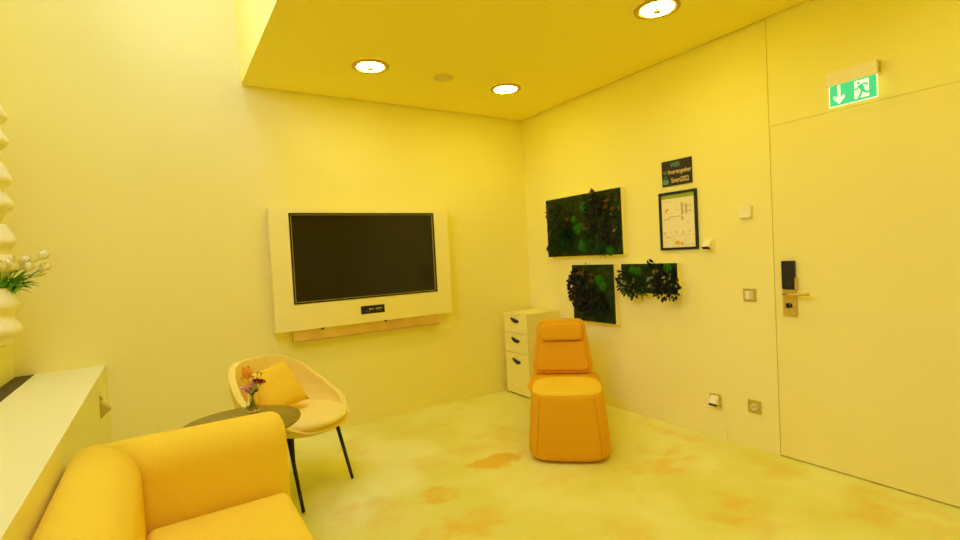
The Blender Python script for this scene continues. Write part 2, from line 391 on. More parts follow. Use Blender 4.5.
t = thing('television', 'black flat screen television set in the cream wall panel', 'television', (0, 0, 0))
b = bm_(); box(b, TX0 + .012, TX1 - .012, -0.070, -0.0125, TZ0 + .012, TZ1 - .012); link('casing', b, 'black', t)
b = bm_(); box(b, TX0 + .012, TX1 - .012, -0.081, -0.0705, TZ0 + .012, TZ1 - .012); link('screen', b, 'screen', t)
b = bm_()
frame_panel(b, TX0, TX1, TZ0, TZ1, TX0 + .011, TX1 - .011, TZ0 + .011, TZ1 - .011, -0.094, -0.0125); link('bezel', b, 'black', t)
b = bm_()
frame_panel(b, TX0 + .0112, TX1 - .0112, TZ0 + .0112, TZ1 - .0112, TX0 + .017, TX1 - .017, TZ0 + .015, TZ1 - .015, -0.086, -0.0815)
ir = link('inner_rim', b, 'champ', t)

t = thing('metal_tray', 'low warm metal box mounted on the wall under the television panel', 'tray', (0, 0, 0))
b = bm_(); box(b, -2.36, -1.115, -0.050, -0.001, 0.762, 0.849); link('box_body', b, 'tray', t, bevel=0.002)
b = bm_(); box(b, -2.36, -1.10, -0.062, -0.001, 0.752, 0.761); link('lip', b, 'steel', t, bevel=0.001)
for x in (-2.15, -1.62):
    b = bm_(); box(b, x, x + 0.018, -0.062, -0.0505, 0.834, 0.846); link('clip', b, 'black', t)

# ------------------------------------------------------------------ ceiling fittings
def downlight(x, y, lab, first=[None]):
    if first[0] is not None: return dup(first[0], (x, y, H), label=lab)
    t = thing('downlight', lab, 'ceiling light', (x, y, H), group='recessed ceiling downlights'); first[0] = t
    b = bm_(); n = 48
    loft(b, [ring(0, 0, -0.0005, 0.128, n=n), ring(0, 0, -0.008, 0.126, n=n), ring(0, 0, -0.012, 0.115, n=n), ring(0, 0, -0.010, 0.092, n=n), ring(0, 0, -0.0005, 0.090, n=n)], False, False)
    link('trim_ring', b, 'ring', t, smooth=True)
    b = bm_(); lathe(b, [(0.091, -0.0005), (0.091, -0.006), (0.085, -0.012), (0.04, -0.014), (0.001, -0.0145)], n=n); link('diffuser', b, 'lamp', t, smooth=True)
    b = bm_(); lathe(b, [(0.022, -0.0155), (0.022, -0.024), (0.018, -0.028), (0.001, -0.029)], n=24); link('centre_cap', b, 'boss', t, smooth=True)
    return t
downlight(-1.886, -0.743, 'round recessed downlight nearest the tall bright ceiling opening')
downlight(-0.735, -0.745, 'round recessed downlight closest to the room corner')
downlight(-0.735, -2.218, 'round recessed downlight at the top edge, nearest the exit sign')
for x, y, lab in ((-1.886, -2.218, 'round recessed downlight just above the top edge of the view'), (-0.735, -3.69, 'round recessed downlight added beside the hidden door, unseen behind the view')):  # the lamp behind the view is unseen, added to light the room
    downlight(x, y, lab)
b = bm_(); lathe(b, [(0.078, -0.0005), (0.078, -0.004), (0.070, -0.006), (0.001, -0.0065)], n=40)
o = link('ceiling_speaker', b, 'disc', smooth=True, bevel=0); o.location = (-1.318, -0.757, H)
tag(o, 'flat round speaker cover in the ceiling between two downlights', 'speaker')

# ------------------------------------------------------------------ exit sign
t = thing('exit_sign', 'green lit emergency exit sign with down arrow and running figure', 'exit sign', (0, 0, 0))
b = bm_(); box(b, -0.058, -0.001, -3.007, -2.768, 2.173, 2.248); link('housing', b, 'white', t, bevel=0.004)
b = bm_(); box(b, -0.046, -0.018, -3.0105, -3.0075, 2.182, 2.238); e1 = link('end_cap', b, 'champ', t, bevel=0.001)
SY0, SY1, SZ0, SZ1 = -3.006, -2.785, 2.054, 2.172
b = bm_(); box(b, -0.054, -0.0505, SY0, SY1, SZ0, SZ1); link('sign_plate', b, 'signw', t, bevel=0.001)
b = bm_(); box(b, -0.0548, -0.0542, SY0 + .005, SY1 - .005, SZ0 + .005, SZ1 - .001); link('green_field', b, 'signg', t)
def sgn(b, poly, x0=-0.0556, x1=-0.0550):      # poly in sign units: u 0..1 from left, v 0..1 from the bottom
    prism(b, poly, lambda u, v, d: (d, SY1 - u * (SY1 - SY0), SZ0 + v * (SZ1 - SZ0)), x0, x1)
b = bm_()
sgn(b, [(.185, .93), (.250, .93), (.250, .36), (.315, .50), (.345, .38), (.218, .10), (.090, .38), (.120, .50), (.185, .36)])
link('arrow', b, 'signw', t)
b = bm_(); sgn(b, [(.54, .92), (.83, .92), (.83, .14), (.54, .14)]); link('doorway', b, 'signw', t)
def stroke(b, pts, w):
    for (a, c) in zip(pts, pts[1:]):
        dx, dy = (c[0] - a[0]) * 1.87, c[1] - a[1]; l = math.hypot(dx, dy); nx, ny = -dy / l * w / 1.87, dx / l * w
        sgn(b, [(a[0] + nx, a[1] + ny), (c[0] + nx, c[1] + ny), (c[0] - nx, c[1] - ny), (a[0] - nx, a[1] - ny)], -0.0566, -0.0558)
b = bm_()
sgn(b, [(.625 + .034 * math.cos(a * PI / 8), .80 + .064 * math.sin(a * PI / 8)) for a in range(16)], -0.0566, -0.0558)
stroke(b, [(.655, .72), (.715, .46)], .085)
stroke(b, [(.66, .70), (.60, .55), (.54, .56)], .038); stroke(b, [(.67, .71), (.76, .74), (.81, .62)], .038)
stroke(b, [(.705, .48), (.67, .33), (.62, .12)], .05); stroke(b, [(.715, .47), (.765, .33), (.87, .33)], .05)
link('running_figure', b, 'signg', t)

# ------------------------------------------------------------------ door lock set (part of the door)
lk = bm_(); box(lk, -0.012, 0.0, -2.563, -2.486, 0.884, 1.048); lk = link('lock_plate', lk, 'steel', door, bevel=0.002); lk['label'] = 'brass coloured lower lock plate'
b = bm_(); box(b, -0.022, 0.0, -2.561, -2.487, 1.049, 1.220); link('card_reader', b, 'black', door, bevel=0.004)
b = bm_(); box(b, -0.023, 0.0, -2.571, -2.562, 1.046, 1.118); link('reader_edge', b, 'steel', door, bevel=0.001)
b = bm_()
tube(b, [(-0.011, -2.520, 1.022), (-0.050, -2.520, 1.022)], 0.009, n=14)
tube(b, [(-0.050, -2.508, 1.022), (-0.052, -2.56, 1.022), (-0.052, -2.650, 1.024)], 0.009, n=14)
link('lever_handle', b, 'steel', door, smooth=True)
b = bm_(); box(b, -0.022, -0.012, -2.525, -2.507, 0.935, 0.965); link('thumb_turn', b, 'black', door, bevel=0.002)
b = bm_(); box(b, -0.014, -0.012, -2.540, -2.530, 0.938, 0.962); link('keyhole', b, 'black', door)

# ------------------------------------------------------------------ wall devices on the right wall
t = thing('light_switch', 'square light switch with pale slot beside the door joint', 'light switch', (0, -2.280, 1.004))
b = bm_(); box(b, -0.009, 0, -.041, .041, -.041, .041); link('frame', b, 'champ', t, bevel=0.002)
b = bm_(); box(b, -0.013, -0.0092, -.028, .028, -.028, .028); link('rocker', b, 'disc', t, bevel=0.001)
b = bm_(); box(b, -0.0155, -0.0132, -.002, .020, -.026, .026); link('slot', b, 'white', t, bevel=0.001)
t = thing('thermostat', 'plain square white thermostat box above the light switch', 'thermostat', (0, -2.279, 1.540))
b = bm_(); box(b, -0.026, 0, -.038, .038, -.038, .038); link('cover', b, 'white', t, bevel=0.004)
b = bm_(); box(b, -0.0275, -0.0262, -.006, .008, .022, .026); link('indicator', b, 'disc', t)

def outlet_wedge(name, lab, y, z, s):
    t = thing(name, lab, 'outlet', (0, y, z))
    b = bm_(); box(b, -0.008, 0, -.042, .042, -.042, .042); link('frame', b, s, t, bevel=0.002)
    b = bm_(); poly = [(-0.0082, .034), (-0.022, .034), (-0.056, -.010), (-0.054, -.015), (-0.0082, -.036)]
    prism(b, poly, lambda u, v, d: (u, d, v), -.030, .024); w = link('angled_cover', b, 'white', t, bevel=0.002)
    for i in range(3):
        y0 = -.026 + i * .017; b = bm_()
        poly = [(-0.0560, -.0145), (-0.0500, -.0170), (-0.030, -.0260), (-0.030, -.0330), (-0.054, -.0300), (-0.060, -.0230)]
        prism(b, poly, lambda u, v, d: (u, d, v), y0, y0 + .012); link('port', b, 'black', w)
    for yy in (-.013, .022):
        b = bm_(); box(b, -.0412, -.0380, yy, yy + .004, .004, .008); link('screw', b, 'grille', w)
    return t
outlet_wedge('data_outlet', 'small cream angled socket box beside the black framed plan', -2.012, 1.344, 'wall')
outlet_wedge('data_outlet', 'cream angled network socket low on the wall', -2.016, 0.262, 'champ')
t = thing('power_socket', 'square round-hole power socket low beside the door joint', 'socket', (0, -2.285, 0.276))
b = bm_(); box(b, -0.009, 0, -.042, .042, -.042, .042); link('frame', b, 'champ', t, bevel=0.002)
b = bm_()
def xr(r, x, n=28): return [(x, r * math.cos(2 * PI * i / n), r * math.sin(2 * PI * i / n)) for i in range(n)]
loft(b, [xr(.0245, -0.0092), xr(.0245, -0.012), xr(.021, -0.0125), xr(.020, -0.0100)], True, True); link('socket_cup', b, 'disc', t, smooth=False)
for yy in (-.0095, .0095):
    b = bm_(); loft(b, [[(x, yy + .003 * math.cos(a * PI / 6), .003 * math.sin(a * PI / 6)) for a in range(12)] for x in (-0.0101, -0.0108)]); link('pin_hole', b, 'black', t)
for zz in (.012, -.020):
    b = bm_(); box(b, -0.016, -0.0102, -.004, .004, zz, zz + .008); link('earth_clip', b, 'white', t)

# wifi chalkboard
WYa, WYb, WZa, WZb = -1.658, -1.905, 1.786, 1.970
t = thing('wifi_sign', 'small black chalkboard with wifi name and password in chalk lettering', 'sign', (0, 0, 0))
b = bm_(); box(b, -0.008, -0.0005, WYb, WYa, WZa, WZb); link('board', b, 'board', t, bevel=0.001)
def text(name, s, y, z, size, m, parent, x=-0.0084, sx=1.0, rot=0.0, align='LEFT'):
    cu = bpy.data.curves.new(name, 'FONT'); cu.body = s; cu.size = size; cu.extrude = 0.0003; cu.align_x = align; cu.space_character = 0.95; cu.offset = 0.0006
    tmp = bpy.data.objects.new(name + '_t', cu); C.objects.link(tmp)
    bpy.context.view_layer.update()
    me = bpy.data.meshes.new_from_object(tmp.evaluated_get(bpy.context.evaluated_depsgraph_get()))
    bpy.data.objects.remove(tmp); bpy.data.curves.remove(cu)
    # text x -> -y world, text y -> z, text z -> -x
    Mx = Matrix(((0, 0, -1, x), (-1, 0, 0, y), (0, 1, 0, z), (0, 0, 0, 1)))
    me.transform(Mx @ Matrix.Rotation(rot, 4, 'Z') @ Matrix.Diagonal((sx, 1, 1, 1)))
    me.materials.clear(); me.materials.append(M[m])
    o = bpy.data.objects.new(name, me); C.objects.link(o); o.parent = parent
    return o
text('lettering', 'WiFi', -1.733, 1.918, 0.052, 'chalkg', t, sx=0.80)
text('lettering', 'Smarttogether', -1.710, 1.872, 0.043, 'chalky', t, sx=0.80)
text('lettering', 'Smart2022', -1.736, 1.808, 0.050, 'chalky', t, sx=0.70)
b = bm_()
def yz(b, pts, w, x0=-0.0090, x1=-0.0082):
    for a, c in zip(pts, pts[1:]):
        d = Vector((c[0] - a[0], c[1] - a[1])); 
        if d.length < 1e-6: continue
        d.normalize(); n = Vector((-d.y, d.x)) * w
        P = [(a[0] + n.x, a[1] + n.y), (c[0] + n.x, c[1] + n.y), (c[0] - n.x, c[1] - n.y), (a[0] - n.x, a[1] - n.y)]
        prism(b, P, lambda u, v, dd: (dd, u, v), x0, x1)
for r in (0.011, 0.020, 0.029):
    yz(b, [(-1.688 - r * math.sin(a), 1.866 + r * math.cos(a)) for a in [(-0.75 + 1.5 * i / 8) for i in range(9)]], 0.0018)
prism(b, [(-1.688 + .004 * math.cos(a * PI / 5), 1.862 + .004 * math.sin(a * PI / 5)) for a in range(10)], lambda u, v, d: (d, u, v), -0.009, -0.0082)
link('wifi_symbol', b, 'chalkg', t)
b = bm_()
prism(b, [(-1.666, 1.800), (-1.712, 1.800), (-1.712, 1.832), (-1.666, 1.832)], lambda u, v, d: (d, u, v), -0.009, -0.0082)
yz(b, [(-1.676, 1.832), (-1.678, 1.843), (-1.689, 1.848), (-1.700, 1.843), (-1.702, 1.832)], 0.0018)
pl_ = link('padlock_symbol', b, 'chalkg', t)
b = bm_(); prism(b, [(-1.689 + .005 * math.cos(a * PI / 5), 1.816 + .006 * math.sin(a * PI / 5)) for a in range(10)], lambda u, v, d: (d, u, v), -0.0094, -0.0091)
link('keyhole', b, 'board', pl_)

# framed plan
FYa, FYb, FZa, FZb = -1.625, -1.936, 1.316, 1.741
t = thing('framed_plan', 'black framed floor plan sheet with a green heading strip', 'framed poster', (0, 0, 0))
b = bm_(); fw = 0.018
box(b, -0.018, -0.0005, FYb, FYb + fw, FZa, FZb); box(b, -0.018, -0.0005, FYa - fw, FYa, FZa, FZb)
box(b, -0.018, -0.0005, FYb + fw, FYa - fw, FZa, FZa + fw); box(b, -0.018, -0.0005, FYb + fw, FYa - fw, FZb - fw, FZb)
link('frame', b, 'black', t, bevel=0.002)
iy0, iy1, iz0, iz1 = FYb + fw, FYa - fw, FZa + fw, FZb - fw
b = bm_(); box(b, -0.008, -0.001, iy0, iy1, iz0, iz1); sh = link('sheet', b, 'paper', t)
def fl(b, u0, v0, u1, v1, x=-0.0088):
    box(b, x, x + .0006, iy1 - u1 * (iy1 - iy0), iy1 - u0 * (iy1 - iy0), iz0 + v0 * (iz1 - iz0), iz0 + v1 * (iz1 - iz0))
b = bm_(); fl(b, 0.0, .925, 1, 1.0); link('heading_strip', b, 'pgreen', sh)
b = bm_()
for (u0, v0, u1, v1) in ((.06, .87, .30, .878), (.45, .70, .56, .708), (.45, .70, .458, .77), (.60, .60, .66, .83), (.72, .62, .78, .80), (.62, .76, .92, .772), (.60, .66, .90, .672),
                         (.86, .60, .868, .80), (.22, .575, .60, .590), (.22, .54, .228, .59), (.06, .53, .25, .545), (.60, .50, .66, .57), (.74, .45, .84, .462),
                         (.06, .245, .10, .30), (.10, .29, .16, .297), (.26, .27, .28, .31), (.42, .26, .45, .31), (.62, .26, .66, .30), (.82, .27, .85, .31),
                         (.0, .225, 1, .230), (.33, .0, .336, .225), (.69, .0, .695, .225), (.72, .05, .95, .056), (.08, .19, .28, .196)):
    fl(b, u0, v0, u1, v1)
link('plan_drawing', b, 'pink1', sh)
b = bm_()
for (u0, v0, u1, v1) in ((.10, .67, .16, .72), (.15, .70, .22, .74), (.13, .65, .17, .67), (.10, .18, .24, .20), (.10, .08, .12, .13), (.38, .05, .52, .12), (.55, .04, .63, .10)):
    fl(b, u0, v0, u1, v1, -0.0090)
link('plan_marks', b, 'pink2', sh)

# ------------------------------------------------------------------ moss pictures
def leaf(b, base, d, nrm, L, W):
    """one pointed leaf, folded a little along its rib"""
    d = Vector(d).normalized(); nrm = Vector(nrm); side = d.cross(nrm)
    if side.length < 1e-3: side = d.orthogonal()
    side.normalize(); up = side.cross(d); base = Vector(base)
    a = b.verts.new(base)
    c1 = b.verts.new(base + d * L * .5 + up * L * .04); tip = b.verts.new(base + d * L - up * L * .10)
    l1 = b.verts.new(base + d * L * .28 + side * W * .42 + up * L * .07); l2 = b.verts.new(base + d * L * .62 + side * W * .46 + up * L * .05)
    r1 = b.verts.new(base + d * L * .28 - side * W * .42 + up * L * .07); r2 = b.verts.new(base + d * L * .62 - side * W * .46 + up * L * .05)
    for f in ((a, l1, c1), (l1, l2, c1), (l2, tip, c1), (a, c1, r1), (r1, c1, r2), (r2, c1, tip)): b.faces.new(f)
def cluster(b, y, z, R, n, L, W, depth=0.05, droop=0.3, R2=None):
    R2 = R2 or R
    for i in range(n):
        a = random.uniform(0, 2 * PI); r = math.sqrt(random.random())
        py, pz = y + R * r * math.cos(a), z + R2 * r * math.sin(a)
        px = -0.054 - depth * (1 - r * r) * random.uniform(.4, 1)
        d = Vector((-random.uniform(.15, .8), math.cos(a) * random.uniform(.3, 1) + random.uniform(-.3, .3), math.sin(a) * random.uniform(.3, 1) - droop + random.uniform(-.3, .3)))
        nr = Vector((-1, random.uniform(-.6, .6), random.uniform(-.4, .8)))
        s = random.uniform(.5, .95)
        leaf(b, (px, py, pz), d, nr, L * s, W * s)
def tuft(b, y, z, R, n, droop=-.5):
    for i in range(n):
        a = random.uniform(0, 2 * PI)
        d = Vector((-random.uniform(.2, .7), math.cos(a), math.sin(a) + droop)).normalized()
        L = R * random.uniform(.6, 1.1); p = Vector((-0.058, y, z)) + Vector((0, random.uniform(-.01, .01), random.uniform(-.01, .01)))
        leaf(b, p, d, (-1, random.uniform(-.5, .5), random.uniform(-.5, .5)), L, 0.007)
def cushion(y, z, r, parent, rz=None):
    b = bm_(); bmesh.ops.create_icosphere(b, subdivisions=3, radius=1.0)
    for v in b.verts:
        n = 1 + 0.10 * noise.noise(v.co * 3 + Vector((y * 9, z * 9, 0)))
        v.co = Vector((-0.052 + v.co.x * 0.6 * r * n, y + v.co.y * r * n, z + v.co.z * (rz or r) * n))
    return link('moss_cushion', b, 'cushmoss', parent, smooth=True)
def moss_panel(lab, y0, y1, z0, z1):
    """y0 > y1: left to right as seen"""
    t = thing('moss_picture', lab, 'moss picture', (0, 0, 0), group='framed moss pictures on the right wall')
    b = bm_(); w = 0.006
    box(b, -0.050, -0.0005, y1, y0, z0, z0 + w); box(b, -0.050, -0.0005, y1, y0, z1 - w, z1)
    box(b, -0.050, -0.0005, y1, y1 + w, z0 + w, z1 - w); box(b, -0.050, -0.0005, y0 - w, y0, z0 + w, z1 - w)
    f = link('frame', b, 'panel', t)
    b = bm_(); nx, nz = max(8, int((y0 - y1) / .012)), max(8, int((z1 - z0) / .012))
    V = [[None] * (nz + 1) for _ in range(nx + 1)]
    for i in range(nx + 1):
        for j in range(nz + 1):
            yy = y1 + .001 + (y0 - y1 - .002) * i / nx; zz = z0 + .001 + (z1 - z0 - .002) * j / nz
            V[i][j] = b.verts.new((-0.054 - 0.008 * abs(noise.noise(Vector((yy * 22, zz * 22, 1)))) - 0.004 * noise.noise(Vector((yy * 80, zz * 80, 3))), yy, zz))
    for i in range(nx):
        for j in range(nz): b.faces.new((V[i][j], V[i + 1][j], V[i + 1][j + 1], V[i][j + 1]))
    # sides and back so the bed has its thickness
    rim = [V[i][0] for i in range(nx + 1)] + [V[nx][j] for j in range(1, nz + 1)] + [V[i][nz] for i in range(nx - 1, -1, -1)] + [V[0][j] for j in range(nz - 1, 0, -1)]
    bk = [b.verts.new((-0.0505, v.co.y, v.co.z)) for v in rim]
    for i in range(len(rim)):
        j = (i + 1) % len(rim); b.faces.new((rim[i], rim[j], bk[j], bk[i]))
    b.faces.new(bk)
    link('moss_bed', b, 'moss', t, smooth=True)
    def U(u, v): return y0 + (y1 - y0) * u, z0 + (z1 - z0) * (1 - v)
    return t, U
# big landscape one
t, U = moss_panel('largest moss picture, wide green panel hung above the two smaller ones', -0.383, -1.297, 1.300, 1.840)
for u, v, r in ((.40, .40, .036), (.44, .57, .050), (.50, .52, .034), (.52, .83, .062), (.62, .60, .040), (.55, .22, .050), (.85, .92, .05)):
    y, z = U(u, v); cushion(y, z, r, t)
for (u, v, R, n, L, W, m, R2) in ((.20, .36, .12, 90, .06, .028, 'leafd', .13), (.10, .22, .06, 14, .06, .035, 'leafb', .05), (.34, .30, .04, 10, .06, .04, 'leafb', .05),
                                 (.12, .50, .07, 16, .05, .028, 'leafb', .06), (.74, .40, .15, 150, .05, .028, 'leafk', .16), (.70, .20, .10, 60, .05, .028, 'leafd', .08),
                                 (.92, .20, .07, 18, .06, .035, 'leafb', .08), (.70, .07, .035, 7, .07, .05, 'leafb', .03), (.88, .65, .10, 80, .05, .026, 'leafk', .12),
                                 (.62, .55, .04, 8, .05, .035, 'leafb', .03), (.12, .80, .09, 40, .05, .022, 'leafd', .08), (.75, .80, .12, 60, .05, .02, 'leafg', .07), (.93, .50, .03, 6, .04, .03, 'leafy', .15)):
    b = bm_(); y, z = U(u, v); cluster(b, y, z, R, n, L, W, R2=R2, droop=.1); link('leaf_cluster', b, m, t)
for u, v, R, n in ((.30, .66, .17, 150), (.60, .72, .10, 60), (.78, .90, .08, 50)):
    b = bm_(); y, z = U(u, v); tuft(b, y, z, R, n); link('fern_tuft', b, 'leafg', t)
# portrait one, lower left
t, U = moss_panel('upright moss picture with dark bushy leaves, hung lowest behind the chair', -0.696, -1.189, 0.722, 1.221)
for u, v, r in ((.66, .27, .050), (.75, .38, .044), (.70, .32, .03)):
    y, z = U(u, v); cushion(y, z, r, t)
for (u, v, R, n, L, W, m, R2) in ((.14, .42, .095, 170, .055, .035, 'leafk', .17), (.45, .65, .18, 190, .055, .03, 'leafk', .10), (.35, .35, .12, 80, .05, .03, 'leafd', .12),
                                 (.14, .52, .06, 14, .06, .045, 'leafb', .08), (.33, .10, .04, 10, .06, .04, 'leafb', .04), (.10, .25, .06, 12, .05, .04, 'leafb', .04), (.56, .22, .03, 7, .06, .04, 'leafb', .03),
                                 (.75, .78, .08, 60, .05, .014, 'leafd', .05)):
    b = bm_(); y, z = U(u, v); cluster(b, y, z, R, n, L, W, R2=R2, depth=.06, droop=.2); link('leaf_cluster', b, m, t)
b = bm_(); y, z = U(.65, .80); tuft(b, y, z, .09, 60, -.2); link('fern_tuft', b, 'leafg', t)
# small landscape one, lower right
t, U = moss_panel('smallest moss picture with leaves spilling over its lower edge', -1.270, -1.787, 0.992, 1.222)
for u, v, r in ((.22, .22, .034), (.33, .27, .038), (.85, .18, .040)):
    y, z = U(u, v); cushion(y, z, r, t)
for (u, v, R, n, L, W, m, R2) in ((.14, .70, .11, 100, .05, .022, 'leafd', .08), (.20, .78, .09, 30, .05, .024, 'leafy', .06), (.60, .35, .10, 110, .045, .022, 'leafd', .09), (.80, .60, .12, 120, .05, .03, 'leafk', .09),
                                 (.78, .55, .13, 26, .055, .04, 'leafy', .07), (.24, 1.0, .06, 16, .06, .03, 'leafd', .03), (.82, 1.0, .10, 30, .055, .028, 'leafd', .03), (.96, .55, .04, 20, .045, .028, 'leafd', .07), (.05, .5, .03, 20, .05, .02, 'leafd', .07)):
    b = bm_(); y, z = U(u, v); cluster(b, y, z, R, n, L, W, R2=R2, depth=.05, droop=.25); link('leaf_cluster', b, m, t)
b = bm_(); y, z = U(.40, .95); tuft(b, y, z, .075, 26, -.5); link('fern_tuft', b, 'leafg', t)

# ------------------------------------------------------------------ drawer cabinet in the corner
t = thing('drawer_cabinet', 'slim cream three-drawer cabinet standing in the room corner', 'cabinet', (-0.20, -0.255, 0))
X0, X1, Y0, Y1, Z1 = -0.18, 0.190, -0.18, 0.18, 0.787
b = bm_(); box(b, X0, X1, Y0, Y1, 0.012, Z1 - .014); box(b, X0 - .018, X1, Y0 - .001, Y1 + .001, Z1 - .014, Z1); link('body', b, 'cab', t, bevel=0.0015)
b = bm_(); box(b, X0 + .01, X1 - .01, Y0 + .01, Y1 - .01, 0.0, 0.012); link('plinth', b, 'black', t)
def cup(z, parent):
    # half-round cup pull, flat edge on top
    b = bm_(); n = 12; r = 0.058
    outer = [(r * math.cos(PI * i / n), -0.62 * r * math.sin(PI * i / n)) for i in range(n + 1)]
    prism(b, outer, lambda u, v, d: (d, u, z + v + .22 * u), X0 - .0185, X0 - .034)
    return link('handle', b, 'black', parent, bevel=0.004, segs=2)
for z0, z1, hz in ((0.598, 0.771, 0.735), (0.408, 0.594, 0.545), (0.016, 0.404, 0.345)):
    b = bm_(); box(b, X0 - .018, X0 - .001, Y0 + .001, Y1 - .001, z0, z1); d = link('drawer', b, 'cab', t, bevel=0.001)
    cup(hz, d)

# ------------------------------------------------------------------ lounge chair with its footstool
def slab(b, pts_bottom, w0, w1, z0, z1, th, e=4.0, lean=0.0, n=40, y=0.0, edge=0.02):
    """rounded upright slab facing -y, tapered from w0 at z0 to w1 at z1"""
    zc = (z0 + z1) / 2; hh = (z1 - z0) / 2
    def rg(s, yy):
        out = []
        for i in range(n):
            a = 2 * PI * i / n; c, si = math.cos(a), math.sin(a)
            u = math.copysign(abs(c) ** (2 / e), c); v = math.copysign(abs(si) ** (2 / e), si)
            zz = zc + (hh - s) * v; k = (zz - z0) / (z1 - z0); w = (w0 + (w1 - w0) * k) / 2 - s
            out.append((u * w, yy + (zz - z0) * lean + y, zz))
        return out
    E = edge
    loft(b, [rg(E * 1.6, -th / 2), rg(E * .5, -th / 2 + E * .15), rg(E * .1, -th / 2 + E * .5), rg(0, -th / 2 + E), rg(0, th / 2 - E), rg(E * .3, th / 2 - E * .3), rg(E * 1.4, th / 2)])
RZ = math.atan2(-0.68, 0.73)   # local -y faces the camera side: (sin rz, -cos rz) = (-.68,-.73)
CH = thing('lounge_chair', 'orange lounge chair with headrest, standing behind the pouf', 'chair', (-0.600, -1.117, 0), RZ)
b = bm_(); loft(b, [ring(.012, 0, z, rx + .012, ry, n=56, e=7) for z, rx, ry in ((.318, .20, .20), (.320, .235, .225), (.325, .255, .240), (.331, .262, .246), (.336, .262, .246), (.348, .254, .240), (.354, .235, .22), (.355, .1, .1))])
link('seat', b, 'orange', CH, smooth=True)
b = bm_(); slab(b, None, .50, .375, .36, .795, .06, e=9, lean=.16, y=.165, edge=.018); link('backrest', b, 'orange', CH, smooth=True)
b = bm_(); slab(b, None, .42, .35, .390, .622, .026, e=10, lean=.16, y=.133, edge=.010); link('back_cushion', b, 'orange', CH, smooth=True)
b = bm_(); slab(b, None,   .345, .33, .632, .775, .045, e=7, lean=.10, y=.150, edge=.018); link('headrest', b, 'orange', CH, smooth=True)
b = bm_(); loft(b, [ring(0, 0, z, r, n=32, e=3) for z, r in ((0.0, .17), (.012, .172), (.02, .165), (.318, .15))]); link('base', b, 'orange', CH, smooth=True)

OT = thing('pouf', 'rounded orange upholstered pouf in front of the lounge chair', 'pouf', (-0.922, -1.517, 0), RZ)
b = bm_()
lv = [(.012, .212, .215), (.016, .238, .238), (.030, .258, .254), (.055, .266, .258), (.12, .264, .256), (.25, .253, .248), (.38, .241, .236), (.415, .236, .230), (.428, .233, .226)]
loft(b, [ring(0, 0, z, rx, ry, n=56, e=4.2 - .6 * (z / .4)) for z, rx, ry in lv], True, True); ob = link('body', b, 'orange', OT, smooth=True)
b = bm_()
lv = [(.4285, .232, .225), (.435, .229, .222), (.443, .221, .214), (.449, .204, .198), (.453, .17, .165), (.455, .10, .10)]
loft(b, [ring(0, 0, z, rx, ry, n=56, e=3.4) for z, rx, ry in lv], True, True); link('top_cushion', b, 'orange_lit_top', OT, smooth=True)
b = bm_(); lathe(b, [(.20, .0), (.20, .0115)], n=40); link('glide', b, 'black', OT)
def opt(sx, z):   # point on the body surface near the front corners
    for (za, ra, ya), (zb, rb, yb) in zip(LV, LV[1:]):
        if za <= z <= zb + 1e-6:
            k = (z - za) / (zb - za); rx = ra + (rb - ra) * k; ry = ya + (yb - ya) * k; e = 4.2 - .6 * (z / .4)
            a = -PI / 2 + sx * 0.60; c, s = math.cos(a), math.sin(a)
            return (rx * math.copysign(abs(c) ** (2 / e), c), ry * math.copysign(abs(s) ** (2 / e), s), z)
LV = [(.012, .212, .215), (.016, .238, .238), (.030, .258, .254), (.055, .266, .258), (.12, .264, .256), (.25, .253, .248), (.38, .241, .236), (.415, .236, .230), (.428, .233, .226)]
for sx in (-1, 1):
    b = bm_(); tube(b, [opt(sx, .02 + .400 * i / 16) for i in range(17)], 0.0018, n=6); link('seam', b, 'seam', ob, smooth=True)

# ------------------------------------------------------------------ shell armchair
AC = thing('armchair', 'yellow bucket armchair on black metal legs by the wall', 'armchair', (-2.57, -0.93, 0), 0.62)
def rim_h(a):   # a = angle from the back, 0..pi
    a = abs(a)
    K = [(0, .788), (.35, .788), (.65, .772), (1.0, .715), (1.35, .622), (1.7, .553), (2.0, .515), (2.3, .458), (2.6, .428), (PI, .420)]
    for (p, v), (q, w) in zip(K, K[1:]):
        if a <= q: k = (a - p) / (q - p); k = k * k * (3 - 2 * k) * .4 + k * .6; return v + (w - v) * k
    return .445
def shell_pt(a, s):
    h = rim_h(a); z = .398 + (h - .398) * max(0.0, (s - .45) / .55) ** 1.15 if s > .45 else .398
    back = (math.cos(a) + 1) / 2
    R = .315 + .01 * abs(math.sin(a)) - .025 * (1 - back)
    flare = min(1.0, (.62 * (s / .45)) if s < .45 else .62 + .38 * math.sin((s - .45) / .55 * PI / 2))
    if s >= .45: z = .398 + (h - .398) * ((s - .45) / .55) ** 1.25
    r = R * flare
    return Vector((r * math.sin(a), r * math.cos(a), z + (.0 if s > .45 else .0)))
b = bm_(); NA, NS = 56, 12
G = []
ctr = b.verts.new((0, 0, .398))
for i in range(1, NS + 1): G.append([b.verts.new(shell_pt(-PI + 2 * PI * k / NA, i / NS)) for k in range(NA)])
for k in range(NA): b.faces.new((ctr, G[0][k], G[0][(k + 1) % NA]))
for r0, r1 in zip(G, G[1:]):
    for k in range(NA): b.faces.new((r0[k], r0[(k + 1) % NA], r1[(k + 1) % NA], r1[k]))
o = link('shell', b, 'shell', AC, smooth=True)
sm = o.modifiers.new('thick', 'SOLIDIFY'); sm.thickness = 0.036; sm.offset = 0
bv = o.modifiers.new('round', 'BEVEL'); bv.width = 0.012; bv.segments = 3; bv.limit_method = 'ANGLE'; bv.angle_limit = math.radians(50)
b = bm_()
def padr(z, k): return [(.282 * k * math.sin(2 * PI * i / 48), (.250 if math.cos(2 * PI * i / 48) > 0 else .322) * k * math.cos(2 * PI * i / 48), z) for i in range(48)]
